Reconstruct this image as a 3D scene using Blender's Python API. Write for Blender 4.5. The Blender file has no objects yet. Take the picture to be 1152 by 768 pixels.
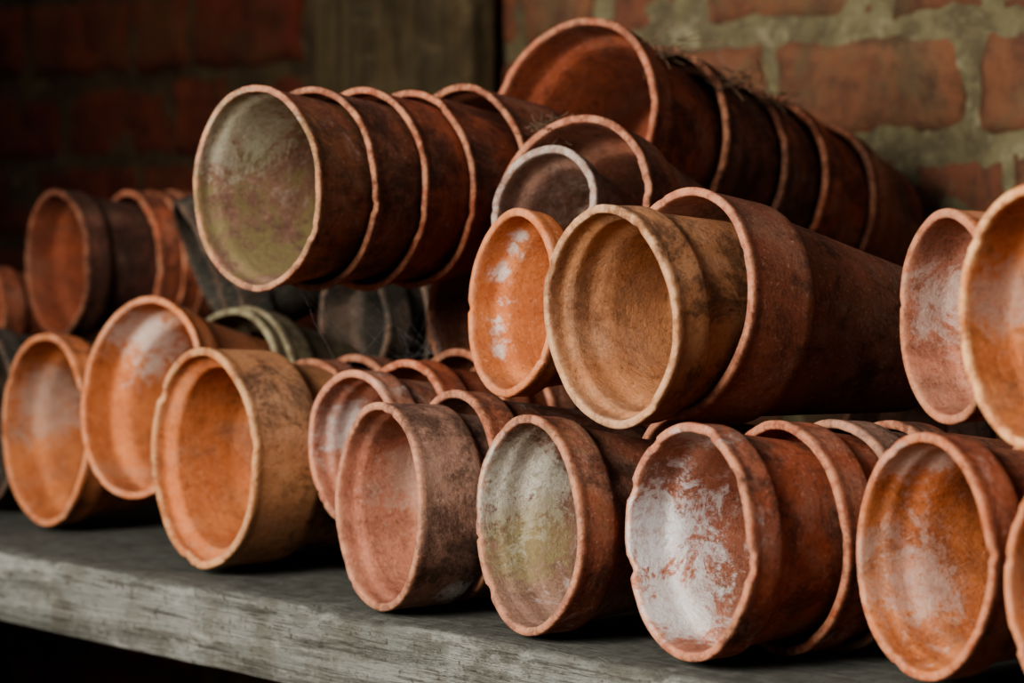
import bpy, math, random, bmesh
from mathutils import Vector, Matrix, noise
random.seed(7)
sc=bpy.context.scene
# ---------------------------------------------------------------- camera
TH=math.radians(50)
CAM=Vector((1.379,-1.157,0.274))
fw=Vector((-math.sin(TH),math.cos(TH),0))
cd=bpy.data.cameras.new('camera'); cam=bpy.data.objects.new('camera',cd); sc.collection.objects.link(cam)
cd.lens=100; cd.sensor_width=36; cam.location=CAM
p=math.radians(2.684)
dv=fw*math.cos(p)+Vector((0,0,-math.sin(p)))
cam.rotation_euler=dv.to_track_quat('-Z','Y').to_euler()
cd.dof.use_dof=True; cd.dof.focus_distance=1.83; cd.dof.aperture_fstop=6.3
cd.clip_start=.05
sc.camera=cam
sc.view_settings.look='AgX - Medium High Contrast'
# ---------------------------------------------------------------- node helpers
class NT:
    def __init__(s,name):
        s.m=bpy.data.materials.new(name); s.m.use_nodes=True
        s.t=s.m.node_tree; s.b=s.t.nodes['Principled BSDF']
        s.b.inputs['Specular IOR Level'].default_value=.2
    def n(s,ty,**k):
        x=s.t.nodes.new(ty)
        for a,v in k.items(): setattr(x,a,v)
        return x
    def l(s,a,b): s.t.links.new(a,b)
    def put(s,v,inp):
        if hasattr(v,'is_output'): s.l(v,inp)
        else: inp.default_value=v
    def noise(s,vec,scale,detail=4,rough=.55,dist=0):
        x=s.n('ShaderNodeTexNoise'); x.inputs['Scale'].default_value=scale
        x.inputs['Detail'].default_value=detail; x.inputs['Roughness'].default_value=rough
        x.inputs['Distortion'].default_value=dist
        s.l(vec,x.inputs['Vector']); return x.outputs['Fac']
    def ss(s,val,lo,hi,a=0.,b=1.):
        x=s.n('ShaderNodeMapRange',interpolation_type='SMOOTHSTEP')
        s.put(val,x.inputs[0])
        for i,q in enumerate((lo,hi,a,b)): x.inputs[i+1].default_value=q
        return x.outputs[0]
    def math(s,op,a,b=0.):
        x=s.n('ShaderNodeMath',operation=op); s.put(a,x.inputs[0]); s.put(b,x.inputs[1]); return x.outputs[0]
    def mix(s,f,a,b,mode='MIX'):
        x=s.n('ShaderNodeMix',data_type='RGBA',blend_type=mode)
        s.put(f,x.inputs[0])
        for v,i in ((a,6),(b,7)):
            if isinstance(v,tuple): v=v+(1,) if len(v)==3 else v
            s.put(v,x.inputs[i])
        return x.outputs[2]
    def map(s,vec,loc=(0,0,0),scale=(1,1,1)):
        x=s.n('ShaderNodeMapping'); s.l(vec,x.inputs[0]); x.inputs['Location'].default_value=loc
        x.inputs['Scale'].default_value=scale; return x.outputs[0]
    def bump(s,h,dist,strength=1.,prev=None):
        x=s.n('ShaderNodeBump'); x.inputs['Strength'].default_value=strength; x.inputs['Distance'].default_value=dist
        s.l(h,x.inputs['Height'])
        if prev is not None: s.l(prev,x.inputs['Normal'])
        return x.outputs[0]

PAL={
 'orange':((.53,.185,.068),(.41,.125,.045)),
 'red':((.38,.105,.050),(.27,.072,.035)),
 'brown':((.28,.092,.048),(.19,.066,.037)),
 'tan':((.45,.215,.10),(.34,.145,.065)),
 'pink':((.44,.18,.11),(.34,.125,.075)),
 'grey':((.28,.15,.105),(.20,.112,.078)),
 'olive':((.19,.155,.09),(.13,.10,.055)),
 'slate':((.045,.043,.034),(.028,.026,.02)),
 'dark':((.17,.055,.032),(.09,.033,.022)),
}
mc=[0]
def terracotta(pal='orange',inn=None,white=.16,green=0.,dirt=.45,patches=(),lip=.6,lipcol=(.54,.255,.145)):
    mc[0]+=1; sd=mc[0]*1.37
    N=NT('terracotta_%s_%02d'%(pal,mc[0]))
    tc=N.n('ShaderNodeTexCoord').outputs['Object']
    v=N.map(tc,(sd,sd*.7,-sd*.4))
    at=N.n('ShaderNodeAttribute',attribute_name='inside').outputs['Fac']
    al=N.n('ShaderNodeAttribute',attribute_name='lip').outputs['Fac']
    c1,c2=PAL[pal]; n1=N.noise(v,22,8,.68)
    out=N.mix(N.ss(n1,.38,.62),c1,c2)
    i1,i2=PAL[inn or pal]
    inc=N.mix(N.ss(n1,.38,.65),i1,i2)
    col=N.mix(at,out,inc)
    # dusty grey-brown film, blotchy
    nf=N.noise(N.map(tc,(-sd,3,sd)),13,9,.74,.5)
    col=N.mix(N.ss(nf,.46,.66,0,.42),col,(.31,.20,.14))
    # faint throwing rings (blotchy)
    vr=N.map(tc,(sd,0,sd),(9,9,150))
    nr=N.noise(vr,1,4,.65,.4)
    col=N.mix(N.ss(nr,.42,.7,0,.3),col,N.mix(1.,col,(.62,.57,.54),'MULTIPLY'))
    # speckle and pores
    sp=N.noise(v,330,4,.7)
    col=N.mix(N.ss(sp,.57,.70,0,.7),col,N.mix(1.,col,(.34,.30,.27),'MULTIPLY'))
    col=N.mix(N.ss(sp,.43,.30,0,.45),col,(.56,.35,.25))
    # grime
    nd=N.noise(v,18,12,.80,.4)
    di=N.math('MULTIPLY',N.ss(nd,.57-.22*dirt,.68-.15*dirt),N.ss(at,0,1,.85,.45))
    col=N.mix(di,col,N.mix(.45,N.mix(1.,col,(.36,.32,.29),'MULTIPLY'),(.05,.034,.024)))
    ne=N.noise(N.map(tc,(sd*1.7,1,sd)),70,8,.75,.2)
    col=N.mix(N.ss(ne,.55,.66,0,.25+.5*dirt),col,N.mix(1.,col,(.35,.31,.28),'MULTIPLY'))
    # inner wall gets darker with depth, uneven edge
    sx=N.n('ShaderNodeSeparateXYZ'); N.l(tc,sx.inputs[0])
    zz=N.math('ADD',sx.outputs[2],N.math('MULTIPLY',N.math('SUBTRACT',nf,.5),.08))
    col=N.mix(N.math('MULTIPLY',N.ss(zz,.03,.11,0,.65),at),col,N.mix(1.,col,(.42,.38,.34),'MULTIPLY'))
    if green>0:
        ng=N.noise(N.map(tc,(-sd,sd,3)),20,10,.76,.3)
        col=N.mix(N.math('MULTIPLY',N.ss(ng,.60-.25*green,.72-.25*green),N.ss(at,0,1,.2,.75)),col,(.19,.155,.065))
    # lime bloom
    nw=N.noise(N.map(tc,(sd*2,-sd,1)),34,12,.82,.6)
    nz=N.noise(N.map(tc,(sd,sd,1)),150,6,.75,.3)
    if white>0:
        nb=N.noise(N.map(tc,(sd*3,-sd,7)),11,3,.5)
        w=N.math('MULTIPLY',N.ss(nw,.62-.2*white,.74-.2*white),N.ss(nb,.4,.6,0,.75))
        w=N.math('MULTIPLY',w,N.ss(nz,.4,.58,.25,1.))
        col=N.mix(w,col,(.50,.42,.36))
    for pt in patches:
        (ang,z,rad,size,pc_,st)=pt[:6]; outer=len(pt)>6
        a=math.radians(ang); P=(rad*math.cos(a),rad*math.sin(a),z)
        d=N.n('ShaderNodeVectorMath',operation='DISTANCE'); N.l(tc,d.inputs[0]); d.inputs[1].default_value=P
        dd=N.math('ADD',N.math('DIVIDE',d.outputs['Value'],size),N.math('MULTIPLY',N.math('SUBTRACT',nw,.5),5.))
        dd=N.math('ADD',dd,N.math('MULTIPLY',N.math('SUBTRACT',nz,.5),2.4))
        f=N.math('MULTIPLY',N.ss(dd,1.2,.5,0,st),N.ss(at,.4,.8,1.,0.) if outer else N.ss(at,.3,.7))
        f=N.math('MULTIPLY',f,N.ss(nz,.36,.56,.55,1.))
        col=N.mix(f,col,pc_)
    # worn lip
    nl=N.noise(v,75,8,.78)
    lf=N.math('MULTIPLY',al,N.ss(nl,.42,.58,.05,1.))
    col=N.mix(N.math('MULTIPLY',lf,lip),col,lipcol)
    N.l(col,N.b.inputs['Base Color'])
    N.l(N.ss(nd,.3,.7,.78,.95),N.b.inputs['Roughness'])
    b=N.bump(nr,.0007,.4)
    b=N.bump(nd,.0018,.6,b)
    b=N.bump(N.noise(v,230,6,.78),.0014,.9,b)
    N.l(b,N.b.inputs['Normal'])
    return N.m

# ---------------------------------------------------------------- pot
pc=[0]
def pot(pos,az,tilt,R=.072,L=.13,collar=.028,ct=.004,t=.0050,tau=.13,mat=None,chips=5,name='terracotta_pot',flare=0.,wob=1.,ledge=0.,lz=.015,rough=1.):
    pc[0]+=1; seed=pc[0]*3.17; rnd=random.Random(pc[0])
    def ro(z):
        e=1 if collar<=0 else 1/(1+math.exp(-(z-collar)/.0014))
        f=flare*math.exp(-z/.03)
        roll=.0008*math.exp(-(max(0,z-.004)/.0035)**2)
        return R-.0008-.03*z*(1-e)-e*(ct+tau*(z-collar*.6)) + (f-flare)+roll
    lt=t+ct*.2
    prof=[]
    hole=.009
    rb=ro(L)
    prof+= [(hole,L,0,0),(rb*.5,L,0,0),(rb*.86,L,0,0),(rb-.004,L,0,0),(rb-.0012,L-.001,0,0),(rb,L-.004,0,0)]
    zs=[]
    z=L-.008
    while z>collar+.006 and z>.013: zs.append(z); z-=.006
    if collar>0: zs+= [collar+.004,collar+.0025,collar+.0012,collar,collar-.0012,collar-.0025,collar-.004]; z=collar-.009
    while z>.012: zs.append(z); z-=.006
    zs+=[.0115,.0095,.0078,.006,.0042]
    for z in zs: prof.append((ro(z),z,0,math.exp(-(z/.0035)**2)))
    r0=ro(0); h=lt/2
    for k in range(9):
        a=math.pi*k/8
        # flattened lip: superellipse gives a squarer, sharper edge
        cx=math.copysign(abs(math.cos(a))**.7,math.cos(a)); sy=abs(math.sin(a))**.7
        prof.append((r0-h+h*cx, h*.8-h*.8*sy,k/8,1))
    def ri(z):
        cl=max(collar,.012)
        e=1/(1+math.exp(-(z-cl*1.15)/.0018))
        g=1/(1+math.exp(-(z-lz)/.0009))
        return min((r0-lt-.03*z)*(1-e)+e*(R-.0010-ct-flare-t-tau*(z-collar*.6)), r0-lt)-ledge*g
    z=.0045
    while z<L-.014:
        prof.append((ri(z),z,1,math.exp(-(z/.003)**2))); z+=.0022 if z<.03 else .005
    rr=ri(L-.01)
    prof+=[(rr-.001,L-.0105,1,0),(rr-.005,L-.008,1,0),(rr*.6,L-.0075,1,0),(hole,L-.0075,1,0)]
    S=176; n=len(prof)
    ch=[(rnd.uniform(0,2*math.pi),rnd.uniform(.025,.10),rnd.uniform(.0003,.0020)*rough) for _ in range(chips)]
    V=[];ins=[];lp=[]
    ex=rnd.uniform(-.013,.013)*wob; ph=rnd.uniform(0,3)
    for j in range(S):
        a=2*math.pi*j/S; ca,sa=math.cos(a),math.sin(a)
        am=max(0,.35+noise.noise(Vector((ca*1.2,sa*1.2,seed+9)))*1.8)
        rz=noise.noise(Vector((ca*1.6+seed,sa*1.6,seed)))*.0022*wob+(noise.noise(Vector((ca*4+seed,sa*4,seed)))*.0003+noise.noise(Vector((ca*23+seed,sa*23,seed)))*.0003*am)*rough
        cz=0
        for (c,w,dp) in ch:
            dlt=(a-c+math.pi)%(2*math.pi)-math.pi
            q=max(0,1-(dlt/w)**2)
            cz=max(cz,dp*math.sqrt(q)*(1+.5*noise.noise(Vector((a*30,seed,0)))))
        lr=noise.noise(Vector((ca*12+seed,sa*12,seed+5)))*.0003*rough*am
        for (r,z,i,lf) in prof:
            k=1+ex*math.cos(2*(a-ph))+noise.noise(Vector((ca*1.3+seed,sa*1.3,z*9+seed)))*.012*wob
            k+=noise.noise(Vector((ca*5+seed,sa*5,z*50)))*.0016+noise.noise(Vector((ca*11+seed,sa*11,z*150)))*.0006
            fz=math.exp(-z/.012)
            r2=r*k+lr*lf*(1-2*i)
            V.append((r2*ca,r2*sa,z+rz*fz+cz*math.exp(-(z/.005)**2)))
            ins.append(float(i)); lp.append(lf)
    Fc=[]
    for j in range(S):
        j2=(j+1)%S
        for i in range(n):
            i2=(i+1)%n
            Fc.append((j*n+i,j2*n+i,j2*n+i2,j*n+i2))
    me=bpy.data.meshes.new('pot'); me.from_pydata(V,[],Fc)
    me.attributes.new('inside','FLOAT','POINT').data.foreach_set('value',ins)
    me.attributes.new('lip','FLOAT','POINT').data.foreach_set('value',lp)
    me.polygons.foreach_set('use_smooth',[True]*len(me.polygons))
    bm=bmesh.new(); bm.from_mesh(me); bmesh.ops.recalc_face_normals(bm,faces=bm.faces); bm.to_mesh(me); bm.free()
    o=bpy.data.objects.new(name,me); sc.collection.objects.link(o)
    A=math.radians(az); T=math.radians(tilt)
    Z=Vector((math.sin(A)*math.cos(T),math.cos(A)*math.cos(T),math.sin(T)))
    up=Vector((0,0,1)); Y=(up-Z*up.dot(Z)).normalized(); X=Y.cross(Z)
    M=Matrix((X,Y,Z)).transposed().to_4x4(); M.translation=Vector(pos)
    o.matrix_world=M
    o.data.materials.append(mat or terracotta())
    return o
def along(pos,az,tilt,s,dx=0,dz=0):
    A=math.radians(az);T=math.radians(tilt)
    return (pos[0]+s*math.sin(A)*math.cos(T)+dx,pos[1]+s*math.cos(A)*math.cos(T),pos[2]+s*math.sin(T)+dz)
def stack(pos,az,tilt,items):
    for (s,kw) in items:
        kw=dict(kw); a=az+kw.pop('daz',0); t=tilt+kw.pop('dt',0)
        pot(along(pos,az,tilt,s,kw.pop('dx',0),kw.pop('dz',0)),a,t,**kw)
T=terracotta
WH=(.56,.53,.49)
# positions are rim centres in metres: shelf top z=0, shelf front edge y=0, wall y=.74
# local angle: 0 = inner wall seen from the camera side, 90 = top, 180 = outer side facing camera
# ---- bottom row
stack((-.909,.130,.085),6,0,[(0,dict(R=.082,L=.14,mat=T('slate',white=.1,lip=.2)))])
stack((-.732,.092,.085),5,-1,[(0,dict(R=.083,L=.15,mat=T('orange',inn='orange',white=.25,dirt=.4,patches=[(15,.04,.07,.036,(.42,.31,.24),.7)])))])
stack((-.569,.084,.122),-2,-9,[(0,dict(R=.083,L=.14,flare=.004,ledge=.002,lz=.03,mat=T('orange',inn='orange',white=.15,dirt=.3,patches=[(50,.035,.07,.036,(.54,.44,.37),.95)]))),
   (.083,dict(R=.078,L=.13,dz=.006,mat=T('olive',lip=.5,lipcol=(.30,.28,.17)))),
   (.097,dict(R=.081,L=.13,dz=.006,mat=T('olive',lip=.5,lipcol=(.30,.28,.17))))])
stack((-.406,.035,.086),6,-1,[(0,dict(R=.0835,L=.14,collar=.062,ct=.007,tau=.13,ledge=.0085,lz=.012,rough=1.6,chips=9,mat=T('tan',inn='orange',white=0,dirt=.4,lipcol=(.52,.30,.15)))),
   (.10,dict(R=.074,L=.14,dx=-.01,mat=T('brown',dirt=.6))),(.14,dict(R=.076,L=.14,dx=-.012,mat=T('brown')))])
stack((-.265,.071,.100),2,0,[(0,dict(R=.0575,L=.12,ledge=.003,mat=T('pink',white=.6,patches=[(20,.03,.06,.03,WH,.8)]))),
   (.05,dict(R=.060,L=.12,dx=-.004,dz=.003,mat=T('red',white=.2))),(.10,dict(R=.066,dx=-.006,dz=.003,L=.12,mat=T('brown'))),(.14,dict(R=.070,dx=-.010,L=.12,dz=.006,mat=T('brown')))])
stack((-.153,.009,.072),13,-1,[(0,dict(R=.0715,L=.13,collar=.05,ledge=.003,lz=.014,mat=T('grey',inn='pink',white=.3,green=.1,patches=[(15,.05,.06,.03,(.38,.28,.21),.6),(235,.04,.07,.014,WH,.8,1)]))),
   (.055,dict(R=.0725,L=.14,dx=.002,dz=.006,mat=T('brown',white=.55)))])
stack((-.004,.014,.0715),12,-2,[(0,dict(R=.0705,L=.14,collar=.03,tau=.16,ledge=.0015,mat=T('brown',inn='grey',white=.4,green=.3,patches=[(25,.025,.066,.044,(.52,.49,.40),.95),(-15,.035,.062,.035,(.24,.20,.09),.7)]))),
   (.115,dict(R=.070,L=.12,dz=.004,mat=T('pink',white=.2)))])
stack((.140,.019,.073),11,-1,[(0,dict(R=.0715,L=.13,collar=.026,chips=9,rough=1.5,mat=T('red',inn='pink',white=.5,patches=[(0,.02,.066,.040,(.64,.62,.60),1.),(-45,.025,.066,.032,WH,.95),(75,.02,.066,.018,WH,.8)]))),
   (.066,dict(R=.0725,L=.13,mat=T('red',white=.35))),(.108,dict(R=.0725,L=.13,mat=T('grey',white=.3))),(.15,dict(R=.071,L=.13,mat=T('brown')))])
stack((.295,.056,.076),15,-1,[(0,dict(R=.0705,L=.13,ledge=.002,mat=T('red',inn='orange',white=.25,patches=[(-20,.03,.06,.03,(.46,.34,.28),.7),(60,.02,.066,.026,(.48,.39,.33),.8)]))),
   (.09,dict(R=.072,L=.13,mat=T('orange')))])
stack((.451,.008,.074),14,0,[(0,dict(R=.072,L=.13,mat=T('orange')))])
stack((.006,.349,.098),14,0,[(0,dict(R=.07,L=.13,mat=T('grey'))),(.04,dict(R=.072,L=.13,dz=.002,mat=T('brown')))])
# ---- second layer
stack((-.078,.063,.211),13,-5,[(0,dict(R=.064,L=.09,collar=.02,tau=.2,mat=T('orange',inn='orange',white=.1,dirt=.15,patches=[(55,.020,.06,.007,WH,.8),(40,.026,.06,.008,WH,.8),(22,.020,.06,.010,WH,.9),(2,.028,.06,.007,WH,.8),(-14,.022,.06,.008,WH,.8),(-35,.020,.06,.009,WH,.7)])))])
stack((.054,.033,.206),5,2,[(0,dict(R=.0700,L=.10,collar=.03,ct=.003,ledge=.004,lz=.014,rough=1.,chips=5,mat=T('tan',inn='tan',white=.1,dirt=.5,lipcol=(.58,.36,.21))))])
stack((.060,.087,.214),6,-9,[(0,dict(R=.0745,L=.20,collar=.056,ct=.004,tau=.14,mat=T('brown',inn='pink',white=.15,dirt=.3)))])
stack((-.147,.151,.273),-10,-12,[(0,dict(R=.047,L=.09,collar=.018,mat=T('grey',white=.7,lipcol=(.45,.39,.33))))])
stack((-.158,.186,.273),-12,-13,[(0,dict(R=.070,L=.21,collar=.045,tau=.13,mat=T('brown',inn='pink',white=.15)))])
stack((.256,.118,.210),24,0,[(0,dict(R=.0645,L=.12,mat=T('orange',inn='pink',white=.3,patches=[(10,.03,.06,.026,(.46,.35,.29),.8)])))])
stack((.406,.018,.216),16,0,[(0,dict(R=.0715,L=.13,rough=.7,chips=3,mat=T('orange',inn='orange',white=.2,lip=.9,lipcol=(.72,.40,.19),patches=[(10,.03,.06,.026,(.48,.35,.28),.6)])))])
JK=dict(collar=0,ct=0,tau=.165)
stack((-.294,.007,.288),-3,0,[(0,dict(R=.0740,L=.13,chips=2,**JK,mat=T('brown',inn='grey',green=.7,white=.45,dirt=.55,patches=[(50,.03,.07,.044,(.40,.37,.27),.9)]))),
  (.050,dict(R=.0745,L=.13,**JK,mat=T('brown',dirt=.7))),(.098,dict(R=.0745,L=.13,**JK,mat=T('red',dirt=.7))),(.145,dict(R=.0735,L=.12,**JK,mat=T('red',dirt=.6))),
  (.198,dict(R=.072,L=.08,**JK,dz=.008,mat=T('brown',dirt=.6)))])  # dirt on this stack also stands in for shade at the back
stack((-.293,.304,.339),-7,-13,[(0,dict(R=.0865,L=.15,mat=T('red',inn='red',dirt=.7,lipcol=(.46,.22,.13)))),(.09,dict(R=.086,L=.15,dz=.002,rough=1.6,mat=T('brown',dirt=.8))),
  (.17,dict(R=.083,L=.14,rough=1.6,mat=T('brown',dirt=.8,lip=.3))),(.225,dict(R=.084,L=.14,mat=T('red',dirt=.6,lip=.5))),(.30,dict(R=.08,L=.10,mat=T('brown',lip=.4)))])  # heavy dirt here is partly painted shade for the rear
# ---- back left
stack((-.968,.246,.221),6,0,[(0,dict(R=.0705,L=.14,mat=T('dark',inn='red',dirt=.9,lip=.3))),(.075,dict(R=.07,L=.12,mat=T('red'))),(.10,dict(R=.07,L=.12,mat=T('red'))),(.12,dict(R=.07,L=.12,mat=T('brown')))])
stack((-1.144,.270,.171),6,0,[(0,dict(R=.045,L=.12,mat=T('red')))])
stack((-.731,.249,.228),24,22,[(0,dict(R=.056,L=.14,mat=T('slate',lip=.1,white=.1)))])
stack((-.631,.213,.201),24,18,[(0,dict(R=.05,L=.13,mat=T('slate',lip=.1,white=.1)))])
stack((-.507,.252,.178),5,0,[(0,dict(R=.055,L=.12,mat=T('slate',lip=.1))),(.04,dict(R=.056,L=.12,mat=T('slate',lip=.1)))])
stack((-.294,.194,.190),5,0,[(0,dict(R=.046,L=.12,mat=T('brown'))),(.03,dict(R=.048,L=.12,mat=T('dark')))])
# ---------------------------------------------------------------- shelf
def grid_box(name,x0,x1,y0,y1,z0,z1,nx,ny,nz,amp=.001,fr=12,bev=.004):
    bm=bmesh.new()
    idx={}
    def v(i,j,k):
        if (i,j,k) not in idx:
            x=x0+(x1-x0)*i/nx; y=y0+(y1-y0)*j/ny; z=z0+(z1-z0)*k/nz
            q=Vector((x*fr*.3,y*fr,z*fr))
            d=noise.noise_vector(q)*amp+noise.noise_vector(q*5)*amp*.35
            if j==0 and k==nz:   # worn front arris
                w=max(0,noise.noise(Vector((x*9,3,1)))+.1)*.006+max(0,noise.noise(Vector((x*40,7,1)))-.15)*.008
                d+=Vector((0,w,-w))
            idx[(i,j,k)]=bm.verts.new((x+d.x,y+d.y,z+d.z))
        return idx[(i,j,k)]
    for i in range(nx):
        for j in range(ny):
            for k in (0,nz): bm.faces.new([v(i,j,k),v(i+1,j,k),v(i+1,j+1,k),v(i,j+1,k)])
    for i in range(nx):
        for k in range(nz):
            for j in (0,ny): bm.faces.new([v(i,j,k),v(i+1,j,k),v(i+1,j,k+1),v(i,j,k+1)])
    for j in range(ny):
        for k in range(nz):
            for i in (0,nx): bm.faces.new([v(i,j,k),v(i,j+1,k),v(i,j+1,k+1),v(i,j,k+1)])
    bmesh.ops.recalc_face_normals(bm,faces=bm.faces)
    me=bpy.data.meshes.new(name); bm.to_mesh(me); bm.free()
    o=bpy.data.objects.new(name,me); sc.collection.objects.link(o)
    me.polygons.foreach_set('use_smooth',[True]*len(me.polygons))
    b=o.modifiers.new('bev','BEVEL'); b.width=bev; b.segments=2; b.limit_method='ANGLE'; b.angle_limit=math.radians(50)
    return o
def wood(name,c1,c2,c3,sc_=(3,60,60),dust=None,light=(.30,.29,.26)):
    N=NT(name); tc=N.n('ShaderNodeTexCoord').outputs['Object']
    g=N.noise(N.map(tc,(0,0,0),sc_),1,7,.7,.6)
    f=N.noise(N.map(tc,(2,0,0),(sc_[0]*4,sc_[1]*5,sc_[2]*5)),1,5,.75)
    col=N.mix(N.ss(g,.38,.62),c1,c2)
    col=N.mix(N.ss(f,.5,.62,0,.8),col,c3)
    b=N.noise(tc,14,10,.75)
    col=N.mix(N.ss(b,.45,.60,0,.6),col,N.mix(1.,col,(.55,.49,.42),'MULTIPLY'))
    b2=N.noise(N.map(tc,(5,0,0),(1,3,3)),12,8,.75)
    col=N.mix(N.ss(b2,.53,.64,0,.55),col,light)
    sp=N.noise(tc,160,4,.7)
    col=N.mix(N.ss(sp,.58,.68,0,.75),col,(.045,.032,.022))
    if dust:
        ge=N.n('ShaderNodeNewGeometry'); sx=N.n('ShaderNodeSeparateXYZ'); N.l(ge.outputs['Normal'],sx.inputs[0])
        du=N.mix(N.ss(N.noise(tc,60,8,.8),.4,.6),dust,tuple(x*1.7 for x in dust))
        col=N.mix(N.math('MULTIPLY',N.ss(sx.outputs[2],.5,.9),N.ss(b,.35,.6,.7,.95)),col,du)
    N.l(col,N.b.inputs['Base Color']); N.b.inputs['Roughness'].default_value=.88
    bb=N.bump(g,.005,.8); bb=N.bump(f,.003,.9,bb); bb=N.bump(sp,.0015,.7,bb); N.l(bb,N.b.inputs['Normal'])
    return N.m
WALLY=.74
sh=grid_box('wooden_shelf',-2.3,1.2,-.002,WALLY-.005,-.061,-.002,500,40,6,.0022)
sh.data.materials.append(wood('weathered_wood',(.19,.19,.165),(.11,.11,.092),(.055,.05,.04),dust=(.062,.060,.050),light=(.28,.275,.24)))
# ---------------------------------------------------------------- brick wall
def brick_wall():
    bm=bmesh.new()
    col=bm.loops.layers.float_color.new('bcol')
    rh=.105; bl=.25; g=.014
    for r in range(-6,9):
        z0=.022+r*rh
        x=-2.6+(r%2)*bl/2+random.uniform(-.02,.02)
        while x<1.6:
            L=(bl if random.random()>.25 else bl/2)*random.uniform(.94,1.06)
            c=random.random(); c2=random.random()
            dx=random.uniform(-.004,.004); dy=random.uniform(-.005,.005); dzz=random.uniform(-.004,.004)
            nx,nz=18,10
            vs={}
            for i in range(nx+1):
                for k in range(nz+1):
                    px=x+(L-g)*i/nx; pz=z0+dzz+(rh-g)*k/nz
                    e=min(i,nx-i,k,nz-k)
                    q=Vector((px*18,r*3.1,pz*18))
                    d=noise.noise(q)*.005+noise.noise(q*3)*.003+noise.noise(q*7)*.002
                    py=WALLY+dy+d-.002+(.009 if e==0 else .002 if e==1 else 0)
                    sx=noise.noise(q*1.5)*.008+noise.noise(q*5)*.003; sz=noise.noise(q*1.5+Vector((9,9,9)))*.007+noise.noise(q*5+Vector((9,9,9)))*.003
                    vs[i,k]=bm.verts.new((px+dx+sx,py,pz+sz))
            for i in range(nx):
                for k in range(nz):
                    f=bm.faces.new([vs[i,k],vs[i+1,k],vs[i+1,k+1],vs[i,k+1]]); f.smooth=True
                    for l in f.loops: l[col]=(c,c2,0,1)
            ring=[vs[i,0] for i in range(nx+1)]+[vs[nx,k] for k in range(1,nz+1)]+[vs[i,nz] for i in range(nx-1,-1,-1)]+[vs[0,k] for k in range(nz-1,0,-1)]
            back=[bm.verts.new((v.co.x,WALLY+.06,v.co.z)) for v in ring]
            for i in range(len(ring)):
                j=(i+1)%len(ring)
                f=bm.faces.new([ring[j],ring[i],back[i],back[j]])
                for l in f.loops: l[col]=(c,c2,0,1)
            x+=L
    nx,nz=500,200; vs={}
    for i in range(nx+1):
        for k in range(nz+1):
            px=-2.6+4.2*i/nx; pz=-.6+1.6*k/nz
            q=Vector((px*12,5,pz*12))
            vs[i,k]=bm.verts.new((px,WALLY+.005+noise.noise(q)*.007+noise.noise(q*5)*.003,pz))
    for i in range(nx):
        for k in range(nz):
            f=bm.faces.new([vs[i,k],vs[i+1,k],vs[i+1,k+1],vs[i,k+1]]); f.smooth=True; f.material_index=1
    me=bpy.data.meshes.new('wall_back'); bm.to_mesh(me); bm.free()
    o=bpy.data.objects.new('wall_back',me); sc.collection.objects.link(o)
    def left_shade(N,c,tc,m=(.62,.30,.26)):  # shade painted into the wall colour, darker towards the left
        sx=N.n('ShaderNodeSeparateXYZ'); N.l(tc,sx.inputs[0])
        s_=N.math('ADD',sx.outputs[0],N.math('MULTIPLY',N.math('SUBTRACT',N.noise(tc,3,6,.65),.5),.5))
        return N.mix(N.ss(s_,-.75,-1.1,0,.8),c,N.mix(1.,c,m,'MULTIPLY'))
    def grime(N,c,tc):
        c=N.mix(N.ss(N.noise(N.map(tc,(3,8,5)),5,12,.76,.6),.47,.62,0,.62),c,(.135,.108,.056))
        c=N.mix(N.ss(N.noise(N.map(tc,(9,2,4)),8,12,.8,.4),.52,.62,0,.65),c,(.05,.034,.024))
        return c
    N=NT('old_brick'); tc=N.n('ShaderNodeTexCoord').outputs['Object']
    a=N.n('ShaderNodeAttribute',attribute_name='bcol'); sp=N.n('ShaderNodeSeparateColor'); N.l(a.outputs['Color'],sp.inputs[0])
    c=N.mix(sp.outputs[0],(.17,.06,.036),(.23,.105,.053))
    n1=N.noise(tc,16,12,.76,.3)
    c=N.mix(N.ss(n1,.44,.60,0,.75),c,(.10,.048,.032))
    c=N.mix(N.ss(N.noise(tc,30,10,.8),.57,.68,0,.5),c,(.23,.165,.10))
    c=grime(N,c,tc)
    N.l(left_shade(N,c,tc,(.75,.36,.30)),N.b.inputs['Base Color']); N.b.inputs['Roughness'].default_value=.95
    N.l(N.bump(N.noise(tc,90,8,.8),.004,.9,N.bump(n1,.007,.8)),N.b.inputs['Normal'])
    me.materials.append(N.m)
    N=NT('lime_mortar'); tc=N.n('ShaderNodeTexCoord').outputs['Object']
    n1=N.noise(tc,14,12,.78,.3)
    c=N.mix(N.ss(n1,.42,.6),(.20,.17,.09),(.11,.088,.05))
    c=N.mix(N.ss(N.noise(tc,40,8,.8),.52,.66,0,.8),c,(.34,.30,.185))
    c=N.mix(.5,c,grime(N,c,tc))
    N.l(left_shade(N,c,tc,(.40,.27,.24)),N.b.inputs['Base Color']); N.b.inputs['Roughness'].default_value=.95
    N.l(N.bump(N.noise(tc,90,8,.8),.005,1.),N.b.inputs['Normal'])
    me.materials.append(N.m)
    return o
brick_wall()
post=grid_box('timber_post',-1.16,-.89,WALLY-.05,WALLY-.014,.003,1.0,10,4,60,.002)
post.data.materials.append(wood('dark_wood',(.10,.07,.032),(.055,.04,.02),(.03,.022,.015),(60,60,3),light=(.13,.095,.05)))
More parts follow.
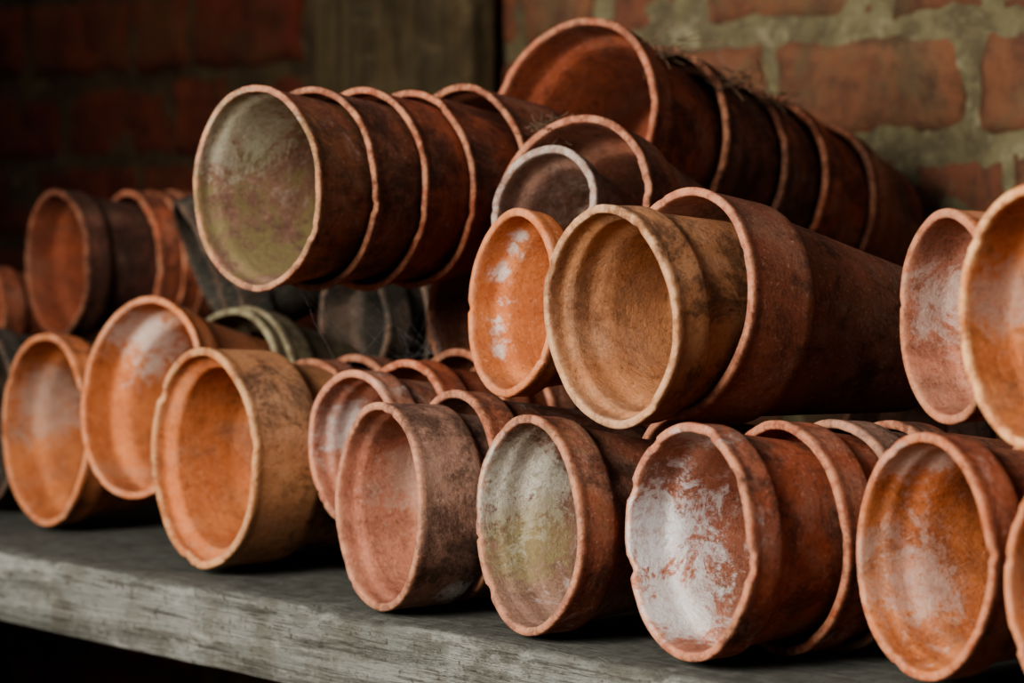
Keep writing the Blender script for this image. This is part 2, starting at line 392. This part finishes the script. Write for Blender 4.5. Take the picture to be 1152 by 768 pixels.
# floor and unseen light blockers
def plane(name,vs,colr):
    me=bpy.data.meshes.new(name); me.from_pydata(vs,[],[(0,1,2,3)]); o=bpy.data.objects.new(name,me); sc.collection.objects.link(o)
    N=NT(name+'_mat'); tc=N.n('ShaderNodeTexCoord').outputs['Object']
    n=N.noise(tc,6,6,.6); N.l(N.mix(n,colr,tuple(x*.5 for x in colr)),N.b.inputs['Base Color']); N.b.inputs['Roughness'].default_value=.95
    N.l(N.bump(n,.01,.5),N.b.inputs['Normal']); me.materials.append(N.m); return o
plane('floor',[(-3,-3,-.6),(3,-3,-.6),(3,WALLY+.06,-.6),(-3,WALLY+.06,-.6)],(.16,.10,.07))
plane('blocker_left',[(-2.35,-1.0,-.6),(-2.35,WALLY+.06,-.6),(-2.35,WALLY+.06,1.0),(-2.35,-1.0,1.0)],(.14,.085,.06))  # unseen panel, added to block light from the left
plane('blocker_front',[(-2.35,-1.0,-.6),(-.52,-1.0,-.6),(-.52,-1.0,1.6),(-2.35,-1.0,1.6)],(.14,.085,.06))  # unseen panel, added so its edge shades the left of the brickwork
# ---------------------------------------------------------------- twigs, cobweb
def flat_mat(name,c,r=.9):
    N=NT(name); tc=N.n('ShaderNodeTexCoord').outputs['Object']
    N.l(N.mix(N.noise(tc,120,4,.7),c,tuple(x*.45 for x in c)),N.b.inputs['Base Color']); N.b.inputs['Roughness'].default_value=r
    return N.m
rnd=random.Random(3)
def strands(name,lst,rad,mat):
    cu=bpy.data.curves.new(name,'CURVE'); cu.dimensions='3D'; cu.bevel_depth=rad; cu.bevel_resolution=1
    for pts in lst:
        s=cu.splines.new('POLY'); s.points.add(len(pts)-1)
        for q,pp in zip(s.points,pts): q.co=(*pp,1)
    o=bpy.data.objects.new(name,cu); sc.collection.objects.link(o); cu.materials.append(mat); return o
def twig(c,L,rn,spread):
    d=Vector((rn.uniform(-1,1),rn.uniform(-1,1),rn.uniform(-.35,.35))).normalized()
    pts=[];q=Vector(c)+Vector((rn.gauss(0,1)*spread,rn.gauss(0,1)*spread,rn.gauss(0,1)*spread*.35))-d*L/2
    for i in range(7):
        pts.append(tuple(q)); d=(d+Vector((rn.gauss(0,.18),rn.gauss(0,.18),rn.gauss(0,.18)))).normalized(); q=q+d*L/6
    return pts
tw=flat_mat('twig_mat',(.16,.10,.06))
Pm=Vector((-.293,.304,.339))
cen=Pm+Vector((.012,.02,-.035))
strands('dry_twigs',[twig(cen,rnd.uniform(.03,.07),rnd,.014) for _ in range(110)],.0007,tw)
nest=[]
for (px,py,pz) in [(-.235,.36,.395),(-.235,.43,.375),(-.255,.49,.36),(-.20,.205,.335)]:
    for _ in range(30): nest.append(twig((px,py,pz),rnd.uniform(.012,.04),rnd,.009))
strands('dry_grass',nest,.0004,tw)
web=[]
def websheet(tops,bots,k,n2):
    loc=[]
    for a in tops:
        for b in rnd.sample(bots,k):
            pts=[]
            for i in range(9):
                t=i/8; q=a.lerp(b,t); q.z-=.006*math.sin(math.pi*t); q+=Vector((rnd.gauss(0,.0006),rnd.gauss(0,.0006),0)); pts.append(tuple(q))
            loc.append(pts)
    for _ in range(n2):
        a=Vector(rnd.choice(rnd.choice(loc)));b=Vector(rnd.choice(rnd.choice(loc)))
        if (a-b).length<.05: loc.append([tuple(a),tuple((a+b)/2-Vector((0,0,.002))),tuple(b)])
    web.extend(loc)
J0=Vector((-.294,.007,.288))
websheet([J0+Vector((rnd.uniform(-.02,.03),.03+i*.028,-.066)) for i in range(6)],[Vector((rnd.uniform(-.36,-.27),rnd.uniform(.06,.22),rnd.uniform(.145,.165))) for _ in range(6)],2,60)
# web from the upper pots to the wall
websheet([Vector((-.30+rnd.uniform(-.02,.03),.34+i*.05,.42-i*.012)) for i in range(4)],[Vector((rnd.uniform(-.75,-.45),WALLY-.02,rnd.uniform(.40,.50))) for _ in range(4)],2,20)
strands('cobweb',web,.00011,flat_mat('cobweb_mat',(.26,.24,.22)))
# ---------------------------------------------------------------- light
def area(name,loc,target,size,power,colr):
    l=bpy.data.lights.new(name,'AREA'); l.shape='RECTANGLE'; l.size=size[0]; l.size_y=size[1]; l.energy=power; l.color=colr
    o=bpy.data.objects.new(name,l); sc.collection.objects.link(o); o.location=loc
    o.rotation_euler=(Vector(target)-Vector(loc)).to_track_quat('-Z','Y').to_euler()
area('window_light',(.10,-2.2,.95),(-.15,.1,.1),(.95,1.1),142,(1,.97,.925))
w=bpy.data.worlds.new('world'); sc.world=w; w.use_nodes=True
w.node_tree.nodes['Background'].inputs[0].default_value=(.86,.91,1,1); w.node_tree.nodes['Background'].inputs[1].default_value=.30
